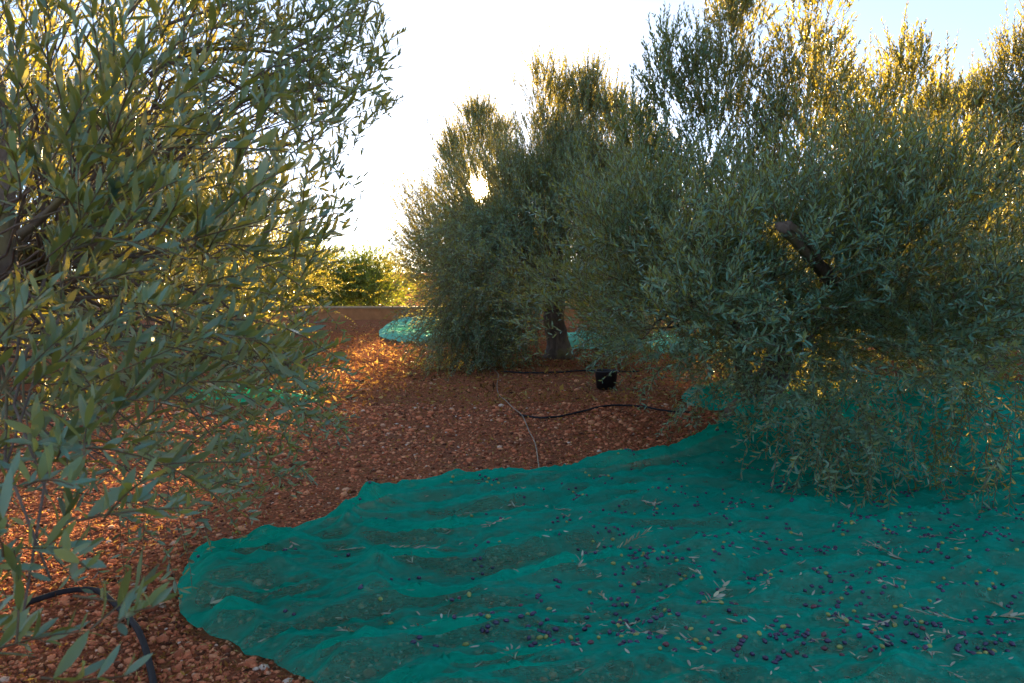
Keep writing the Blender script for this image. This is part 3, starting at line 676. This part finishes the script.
    def trim(g, m_):
        b, d, ln, sg = g; tip = b + base + nrm(d) * ln[:, None] + sg * ln[:, None]; f = tip[:, 1] * math.cos(PITCH) - (tip[:, 2] - CAMZ) * math.sin(PITCH)
        up = tip[:, 1] * math.sin(PITCH) + (tip[:, 2] - CAMZ) * math.cos(PITCH); px, py = 512 + tip[:, 0] / f * FPX, 341.5 - up / f * FPX
        k_ = (px < left_limit(py) + m_) & (tip[:, 1] > .55); return b[k_], d[k_], ln[k_], sg[k_]
    b, d, ln, sg = trim(merge_cs(far), 14); g1 = grow(rng, b, d, ln, sg, .052, .024, 0, .0018, (30, 65), 1.05, .5)
    b, d, ln, sg = trim(merge_cs(near), 0); g2_ = grow(rng, b, d, ln, sg, .061, .021, 0, .0020, (30, 65), .95, .55)
    lm, br = limbs(rng, fk, np.array(C), 6, .034, .0062)
    t = assemble_tree('olive_tree', 'nearest olive tree, its long leafy branches filling the left of the view', base, tm, lm, br, [g1, g2_])
    for a, r in [([(150, 75), (195, 52), (255, 50), (310, 62), (345, 90)], .009), ([(165, 60), (215, 75), (250, 95), (285, 120)], .008), ([(150, 30), (210, 10), (270, -10)], .006), ([(280, 55), (330, 30), (365, 10)], .005)]:
        limb_part(t, base, [P(x, y, 2.6 + .1 * i) for i, (x, y) in enumerate(a)], r, .003, 7, 'bough')
    limb_part(t, base, [P(20, 235, 1.8), P(45, 215, 1.8), P(90, 165, 1.75), P(110, 120, 1.75)], .011, .004, 8, 'bough')
    limb_part(t, base, [P(120, 380, 3.6), P(190, 358, 3.3), P(230, 352, 3.2), P(262, 355, 3.2)], .035, .018, 9, 'limb')
    limb_part(t, base, [P(262, 355, 3.2), P(285, 362, 3.1), P(300, 380, 3.1), P(310, 395, 3.1)], .010, .004, 9, 'bough')
    limb_part(t, base, [P(5, 300, 2.4), P(0, 220, 2.4), P(8, 150, 2.5), P(-10, 60, 2.6)], .045, .025, 10, 'limb')
    # a few olives still on the tree
    for px, py, Y in [(208, 453, 3.0), (320, 100, 2.6), (300, 150, 2.7), (150, 300, 2.2)]:
        o = obj('olive', OLIVE_MESH['purple'][0], t, tuple(P(px, py, Y) - base)); o.rotation_euler = (1.4, .2, px)
def olive_mesh(seed, mat):
    bm = bmesh.new(); bmesh.ops.create_uvsphere(bm, u_segments=14, v_segments=10, radius=1)
    rng = np.random.default_rng(seed)
    for v in bm.verts:
        z = v.co.z; w = 1 - .12 * z; s = .0088 * (1 + rng.normal() * .012)
        v.co.x *= s * w; v.co.y *= s * w * .96; v.co.z = z * .0122 + (.0014 if z > .98 else 0)
    # short stalk scar
    ret = bmesh.ops.create_cone(bm, segments=6, radius1=.0016, radius2=.0010, depth=.003, cap_ends=True)
    for v in ret['verts']: v.co.z -= .0132
    for f in bm.faces: f.smooth = True
    me = bpy.data.meshes.new('olive'); bm.to_mesh(me); bm.free(); me.materials.append(mat); return me
OLIVE_MESH = {'purple': [olive_mesh(1, M_OL_P), olive_mesh(2, M_OL_P)], 'green': [olive_mesh(3, M_OL_G)], 'red': [olive_mesh(4, M_OL_R)]}
build_left()

# ------------------------------------------------------------------ shrubs beyond the wall
def shrub(x, y, r, h, seed, label):
    rng = np.random.default_rng(seed); base = np.array([x, y, 0.]); tm, fk = make_trunk(rng, base, .5, .07, (0, 0), 8)
    C = envelope_clusters(rng, int(95 * r * r), r, .25, h, h * .45, fk, shell=.3); cs = []
    for c in C: cs.append(cluster_shoots(rng, c, c - np.array([0, 0, h * .3]), 26, .2, (.25, .45), up=.3, jitter=.8))
    b, d, ln, sg = merge_cs(cs); lm, br = limbs(rng, fk, C, 4, .04, .015)
    assemble_tree('bushy_tree', label, base, tm, lm, None, [grow(rng, b, d, ln, sg, .085, .05, 2, .004, (30, 70), 2.2)], M_CIT, 'bushy trees beyond the wall', 'bushy tree')
for k, (x, y, r, h, lab) in enumerate([(-5.3, 29.5, 1.2, 1.75, 'bright green bushy tree beyond the low wall at the end of the lane'), (-7.8, 29.0, 1.5, 2.2, 'golden bushy tree beyond the wall, left of the bright green one'),
                                       (-10.6, 30, 1.6, 2.6, 'bushy tree beyond the wall hidden behind the left foliage'),
                                       (.6, 31, 1.6, 2.2, 'bushy tree beyond the wall behind the middle olive tree'), (4.6, 30.5, 1.7, 2.5, 'bushy tree beyond the wall behind the big right tree'), (9, 30, 1.8, 2.6, 'bushy tree beyond the wall at the far right'), (-14, 30.5, 1.8, 2.6, 'bushy tree beyond the wall at the far left')]):
    shrub(x, y, r, h, 60 + k, lab)

# ------------------------------------------------------------------ pipes
def pipe(name, pts_px, r, mat, label, cat, lift=0.0, sides=8):
    p = curve([(*G(a, b)[:2], 0) for a, b in pts_px], 8); p[:, 2] = ground_h(p[:, 0], p[:, 1]) + r + .012 + lift * np.abs(np.sin(np.arange(len(p)) * .21))
    v, q, t = tube(p, r, sides); mb = MB(); mb.add(v, q, t); tag(obj(name, mb.mesh(name, [mat])), label, cat)
pipe('pale_hose', [(478, 366), (490, 369), (498, 376), (497, 388), (500, 396), (512, 407), (521, 415), (527, 428), (534, 443), (537, 456), (540, 478)], .0055, M_PIPE_T, 'thin pale irrigation hose winding down the red lane to the net', 'hose', .01)
pipe('dark_hose', [(520, 416), (545, 420), (570, 416), (600, 409), (632, 408), (665, 412), (700, 414)], .011, M_PIPE_B, 'dark irrigation hose lying across the soil toward the big tree', 'hose')
pipe('dark_hose', [(500, 374), (530, 375), (560, 374), (590, 372), (640, 372)], .012, M_PIPE_B, 'dark irrigation hose in front of the middle tree trunk', 'hose')
pipe('black_hose', [(20, 615), (60, 604), (88, 600), (105, 606), (125, 624), (142, 650), (152, 683), (158, 730)], .013, M_PIPE_B, 'black curved irrigation hose in the bottom left corner', 'hose', .004, 12)

# ------------------------------------------------------------------ black bucket
def bucket():
    g = G(606, 388); root = empty('plastic_bucket', (g[0], g[1], ground_h(g[0], g[1]))); tag(root, 'black plastic bucket standing on soil under the branches', 'bucket')
    bm = bmesh.new(); prof = [(0, .004), (.118, .004), (.122, 0), (.145, .225), (.156, .228), (.156, .243), (.147, .243), (.144, .23), (.116, .02), (0, .02)]
    S = 32; rings = []
    for r_, z in prof:
        if r_ == 0: rings.append([bm.verts.new((0, 0, z))])
        else: rings.append([bm.verts.new((r_ * math.cos(2 * math.pi * k / S), r_ * math.sin(2 * math.pi * k / S), z)) for k in range(S)])
    for a, b in zip(rings, rings[1:]):
        for k in range(S):
            k2 = (k + 1) % S
            if len(a) == 1: bm.faces.new((a[0], b[k], b[k2]))
            elif len(b) == 1: bm.faces.new((a[k], a[k2], b[0]))
            else: bm.faces.new((a[k], a[k2], b[k2], b[k]))
    bmesh.ops.recalc_face_normals(bm, faces=bm.faces)
    for f in bm.faces: f.smooth = True
    me = bpy.data.meshes.new('pail'); bm.to_mesh(me); bm.free(); me.materials.append(M_POT); obj('pail', me, root)
    a = np.linspace(0, math.pi, 20); pts = np.stack([.158 * np.cos(a), -.12 * np.sin(a), .236 - .05 * np.sin(a)], -1)
    v, q, t = tube(pts, .0035, 6); mb = MB(); mb.add(v, q, t); obj('handle', mb.mesh('handle', [M_POT]), root)
bucket()

# ------------------------------------------------------------------ gravel and litter (uncountable)
def ico():
    bm = bmesh.new(); bmesh.ops.create_icosphere(bm, subdivisions=1, radius=1); v = np.array([x.co[:] for x in bm.verts]); f = np.array([[x.index for x in g.verts] for g in bm.faces]); bm.free(); return v, f
def scatter(n_, seed, region, size, name, mat, label, kind='stone', zfun=None, flat=.62):
    rng = np.random.default_rng(seed); xs, ys = [], []
    tot = 0
    while tot < n_:
        u = rng.random(n_); Y = region[0] * (region[1] / region[0]) ** u; px = rng.uniform(region[2], region[3], n_); X = (px - 512) / FPX * Y
        m = np.ones(n_, bool) if zfun is None else zfun(X, Y, rng); xs.append(X[m]); ys.append(Y[m]); tot += m.sum()
    X, Y = np.concatenate(xs)[:n_], np.concatenate(ys)[:n_]; tv, tf = ico() if kind == 'stone' else (np.array([(0, 0, 0), (.45, -.16, .05), (1, 0, 0), (.45, .16, .05)]), np.array([(0, 1, 2, 3)]))
    s = size[0] * np.exp(rng.normal(0, size[1], n_)); s = np.clip(s, .3 * size[0], 3.6 * size[0])
    s *= np.clip(Y / 6, .85, 1.6)
    rot = nrm(rng.normal(size=(n_, 3))); a3 = nrm(np.cross(rot, rng.normal(size=(n_, 3)))); a2 = np.cross(a3, rot)
    if kind != 'stone':
        rot[:, 2] *= .6; rot = nrm(rot); up = np.tile([0, 0, 1.], (n_, 1)) + rng.normal(size=(n_, 3)) * .6; a3 = nrm(up - rot * (up * rot).sum(1, keepdims=True)); a2 = np.cross(a3, rot)
    B = np.stack([rot, a2, a3], 1)                       # rows = axes
    loc = tv[None] * (1 + (rng.random((n_, len(tv), 1)) - .5) * (.55 if kind == 'stone' else 0))
    if kind == 'stone': loc = loc * rng.uniform(.6, 1.25, (n_, 1, 3))
    w = np.einsum('nvk,nkj->nvj', loc, B) * s[:, None, None]
    if kind == 'stone': w[..., 2] *= flat
    z = ground_h(X, Y) + (s * .22 if kind == 'stone' else .008 + rng.random(n_) * .01)
    v = (w + np.stack([X, Y, z], -1)[:, None]).reshape(-1, 3); f = (tf[None] + (np.arange(n_) * len(tv))[:, None, None]).reshape(-1, tf.shape[1])
    tint = np.repeat(rng.random(n_), len(tf))
    o = obj(name, mesh_np(name, v, [f], [mat], attr=tint, smooth=False)); tag(o, label, None, None, 'stuff'); return o
def near_ok(X, Y, rng):
    ins = inpoly(X, Y, NET_POLY); return (~ins) | (rng.random(X.shape) < .35)
scatter(42000, 1, (2.3, 9, -120, 1100), (.0092, .45), 'gravel', M_STONE, 'small reddish stones and clods covering the soil', 'stone', near_ok)
scatter(14000, 2, (8, 24, 150, 1100), (.008, .4), 'gravel', M_STONE, 'reddish gravel farther down the lane', 'stone')
scatter(16000, 4, (9, 24, 230, 700), (.030, .4), 'leaf_litter', M_LITTER, 'dry straw and leaves glowing on the far end of the lane', 'leaf')
scatter(42000, 3, (2.3, 24, -100, 1100), (.020, .4), 'leaf_litter', M_LITTER, 'dry straw coloured leaf litter strewn on the soil', 'leaf', lambda X, Y, rng: ~inpoly(X, Y, NET_POLY))

# ------------------------------------------------------------------ fallen olives on the net
def on_net(rng, weights, n_):
    out_ = []
    while len(out_) < n_:
        px, py = rng.uniform(190, 1060), rng.uniform(446, 700)
        if rng.random() > weights(px, py): continue
        g = G(px, py)
        if inpoly(np.array([g[0]]), np.array([g[1]]), NET_POLY)[0] and nearest_on_poly(np.array([g[0]]), np.array([g[1]]), NET_POLY)[2][0] > .06: out_.append((g[0], g[1], px, py))
    return out_
def w_ol(px, py): return (.10 + .90 * np.clip((px - 300) / 420, 0, 1) ** 1.1) * (1 if py > 470 else .6)
def build_olives():
    rng = np.random.default_rng(5); items = []
    for (x, y, px, py) in on_net(rng, w_ol, 560):
        k = 1 + int(rng.exponential(2.6)) if px > 480 else 1 + int(rng.random() * 2); k = min(k, 11)
        for j in range(k):
            items.append((x + rng.normal() * .035, y + rng.normal() * .028))
    items = np.array(items)
    keep = [];                                           # no two olives in the same place
    for p in items:
        if all((p[0] - q[0]) ** 2 + (p[1] - q[1]) ** 2 > .0185 ** 2 for q in keep): keep.append(p)
    items = np.array(keep); d = np.hypot(items[:, 0], items[:, 1]); px = 512 + items[:, 0] / items[:, 1] * FPX
    items = items[(px < 1040) & (px > 150) & (items[:, 1] > 2.85)]; items = items[np.argsort(np.hypot(items[:, 0], items[:, 1]))]
    L = {'purple': ('ripe dark purple olive fallen on the teal net', 'dark purple olives on the net'), 'green': ('yellow green olive fallen on the teal net', 'yellow green olives on the net'), 'red': ('half ripe reddish olive fallen on the teal net', 'reddish olives on the net')}
    far = MB(); far2 = MB()
    for n_, (x, y) in enumerate(items):
        kind = rng.choice(['purple', 'green', 'red'], p=[.72, .18, .10]); z = float(net_h(x, y)) + .0075
        rot = (math.pi / 2 + rng.normal() * .25, rng.normal() * .2, rng.uniform(0, 6.28)); s = rng.uniform(.85, 1.15)
        if n_ < 280:
            o = obj('olive', OLIVE_MESH[kind][int(rng.integers(len(OLIVE_MESH[kind])))]); o.location = (x, y, z); o.rotation_euler = rot; o.scale = (s, s, s)
            tag(o, L[kind][0], 'olive', L[kind][1])
        else:
            v, f = ico(); c, s_ = math.cos(rot[2]), math.sin(rot[2]); v = v * np.array([.0095, .0122, .009]) * s
            v = np.stack([v[:, 0] * c - v[:, 1] * s_, v[:, 0] * s_ + v[:, 1] * c, v[:, 2]], -1) + (x, y, z)
            (far if kind != 'green' else far2).add(v, None, f)
    me = None
    allmb = MB(); nt = 0; idx = []
    for mb, mi in ((far, 0), (far2, 1)):
        for v, t in zip(mb.v, mb.t):
            pass
    V = np.concatenate(far.v + far2.v); F = np.concatenate(far.t + [t + far.n for t in far2.t])
    mi = np.concatenate([np.zeros(sum(len(t) for t in far.t)), np.ones(sum(len(t) for t in far2.t))])
    o = obj('scattered_olives', mesh_np('scattered_olives', V, [F], [M_OL_P, M_OL_G], mi)); tag(o, 'the many smaller looking olives farther back on the net', None, None, 'stuff')
    print('olives', len(items))
build_olives()

# ------------------------------------------------------------------ fallen sprigs on the net
def sprig_mesh(seed, length, nleaf_spacing, leafL):
    rng = np.random.default_rng(seed)
    b = np.zeros((1, 3)); b[0] = (0, 0, .006); d = np.array([[1, 0, .02]]); sg = np.array([[0, rng.normal() * .15, 0]])
    parts = grow(rng, b, d, np.array([length]), sg, leafL, nleaf_spacing, 0, .0017, (25, 60))
    me = crown_mesh('sprig', [parts], M_DRY)
    co = np.zeros(len(me.vertices) * 3, np.float32); me.vertices.foreach_get('co', co); co = co.reshape(-1, 3)
    co[:, 2] = .004 + np.abs(co[:, 2]) * .32; me.vertices.foreach_set('co', co.ravel()); me.update(); return me
SPR = [sprig_mesh(100 + k, L_, .022, .060) for k, L_ in enumerate([.08, .10, .14, .08, .18, .24])]
def place_sprig(px, py, mesh, rz, sc, label, group=None):
    g = G(px, py); x, y = g[0], g[1]; e = .04
    gx = float(net_h(x + e, y) - net_h(x - e, y)) / (2 * e); gy = float(net_h(x, y + e) - net_h(x, y - e)) / (2 * e)
    o = obj('olive_sprig', mesh); o.location = (x, y, float(max(net_h(x, y), .5 * (net_h(x + e, y) + net_h(x - e, y)))) + .003)
    nv = Vector((-gx, -gy, 1)).normalized(); q = Vector((0, 0, 1)).rotation_difference(nv)
    from mathutils import Quaternion
    o.rotation_mode = 'QUATERNION'; o.rotation_quaternion = q @ Quaternion((0, 0, 1), rz); o.scale = (sc,) * 3
    tag(o, label, 'sprig', group)
for px, py, m, rz, sc, lab in [(205, 622, 1, .6, 1.2, 'pale yellow sprig alone near the left end of the net'), (385, 563, 5, -.3, 1.0, 'long thin leafy sprig on the left folds of the net'), (443, 638, 2, .2, 1.0, 'silvery sprig with spread leaves low in the middle of the net'),
                               (576, 590, 3, 1.0, 1.0, 'small pale sprig right of centre on the net'), (612, 572, 4, -.5, 1.0, 'sprig with curled leaves in the middle of the net'), (705, 633, 4, .9, 1.1, 'pale grey sprig among olives low on the net'),
                               (985, 632, 5, .1, 1.3, 'largest pale sprig of the pile near the lower right corner'), (1005, 622, 4, 1.7, 1.3, 'upright leafy sprig in the lower right pile'), (970, 640, 4, 3.0, 1.1, 'low flat sprig at the left of the lower right pile'), (655, 520, 2, 1.3, 1.0, 'sprig with a few leaves high on the middle of the net'),
                               (906, 575, 2, 2.0, 1.1, 'pale sprig with crossed leaves among olives at right'), (530, 520, 4, .3, 1.1, 'mixed leafy sprig near the upper border of the net'), (650, 655, 3, .3, 1.1, 'little pale sprig at the bottom of the net')]:
    place_sprig(px, py, SPR[m], rz, sc * 1.2, lab, 'fallen sprigs on the net')
_r = np.random.default_rng(77)
for (x, y, px, py) in on_net(_r, lambda a, b: .25 + .75 * np.clip((a - 300) / 400, 0, 1), 115):
    place_sprig(px, py, SPR[int(_r.integers(4))], _r.uniform(0, 6.28), _r.uniform(.7, 1.05), 'small dry olive sprig fallen on the teal net', 'small dry sprigs on the net')
def loose_leaves():
    rng = np.random.default_rng(9); pts = on_net(rng, lambda a, b: .3 + .7 * np.clip((a - 300) / 400, 0, 1), 420); tv, tq, tt = leaf_template(1); V, Q, T_, A = [], [], [], []
    for k, (x, y, px, py) in enumerate(pts):
        a = rng.uniform(0, 6.28); L_ = rng.uniform(.025, .05); z = float(net_h(x, y)) + .008
        d = np.array([math.cos(a), math.sin(a), rng.normal() * .15]); s = np.array([-math.sin(a), math.cos(a), rng.normal() * .25]); n_ = np.cross(d, s)
        V.append(np.array([x, y, z]) + L_ * (tv[:, :1] * d + tv[:, 1:2] * s + tv[:, 2:] * n_ * rng.uniform(-1, 1))); Q.append(tq + k * len(tv)); T_.append(tt + k * len(tv)); A.append(rng.random())
    A = np.array(A); o = obj('fallen_leaves', mesh_np('fallen_leaves', np.concatenate(V), [np.concatenate(Q), np.concatenate(T_)], [M_DRY], attr=np.concatenate([np.repeat(A, len(tq)), np.repeat(A, len(tt))])))
    tag(o, 'loose pale leaves scattered over the teal net', None, None, 'stuff')
loose_leaves()
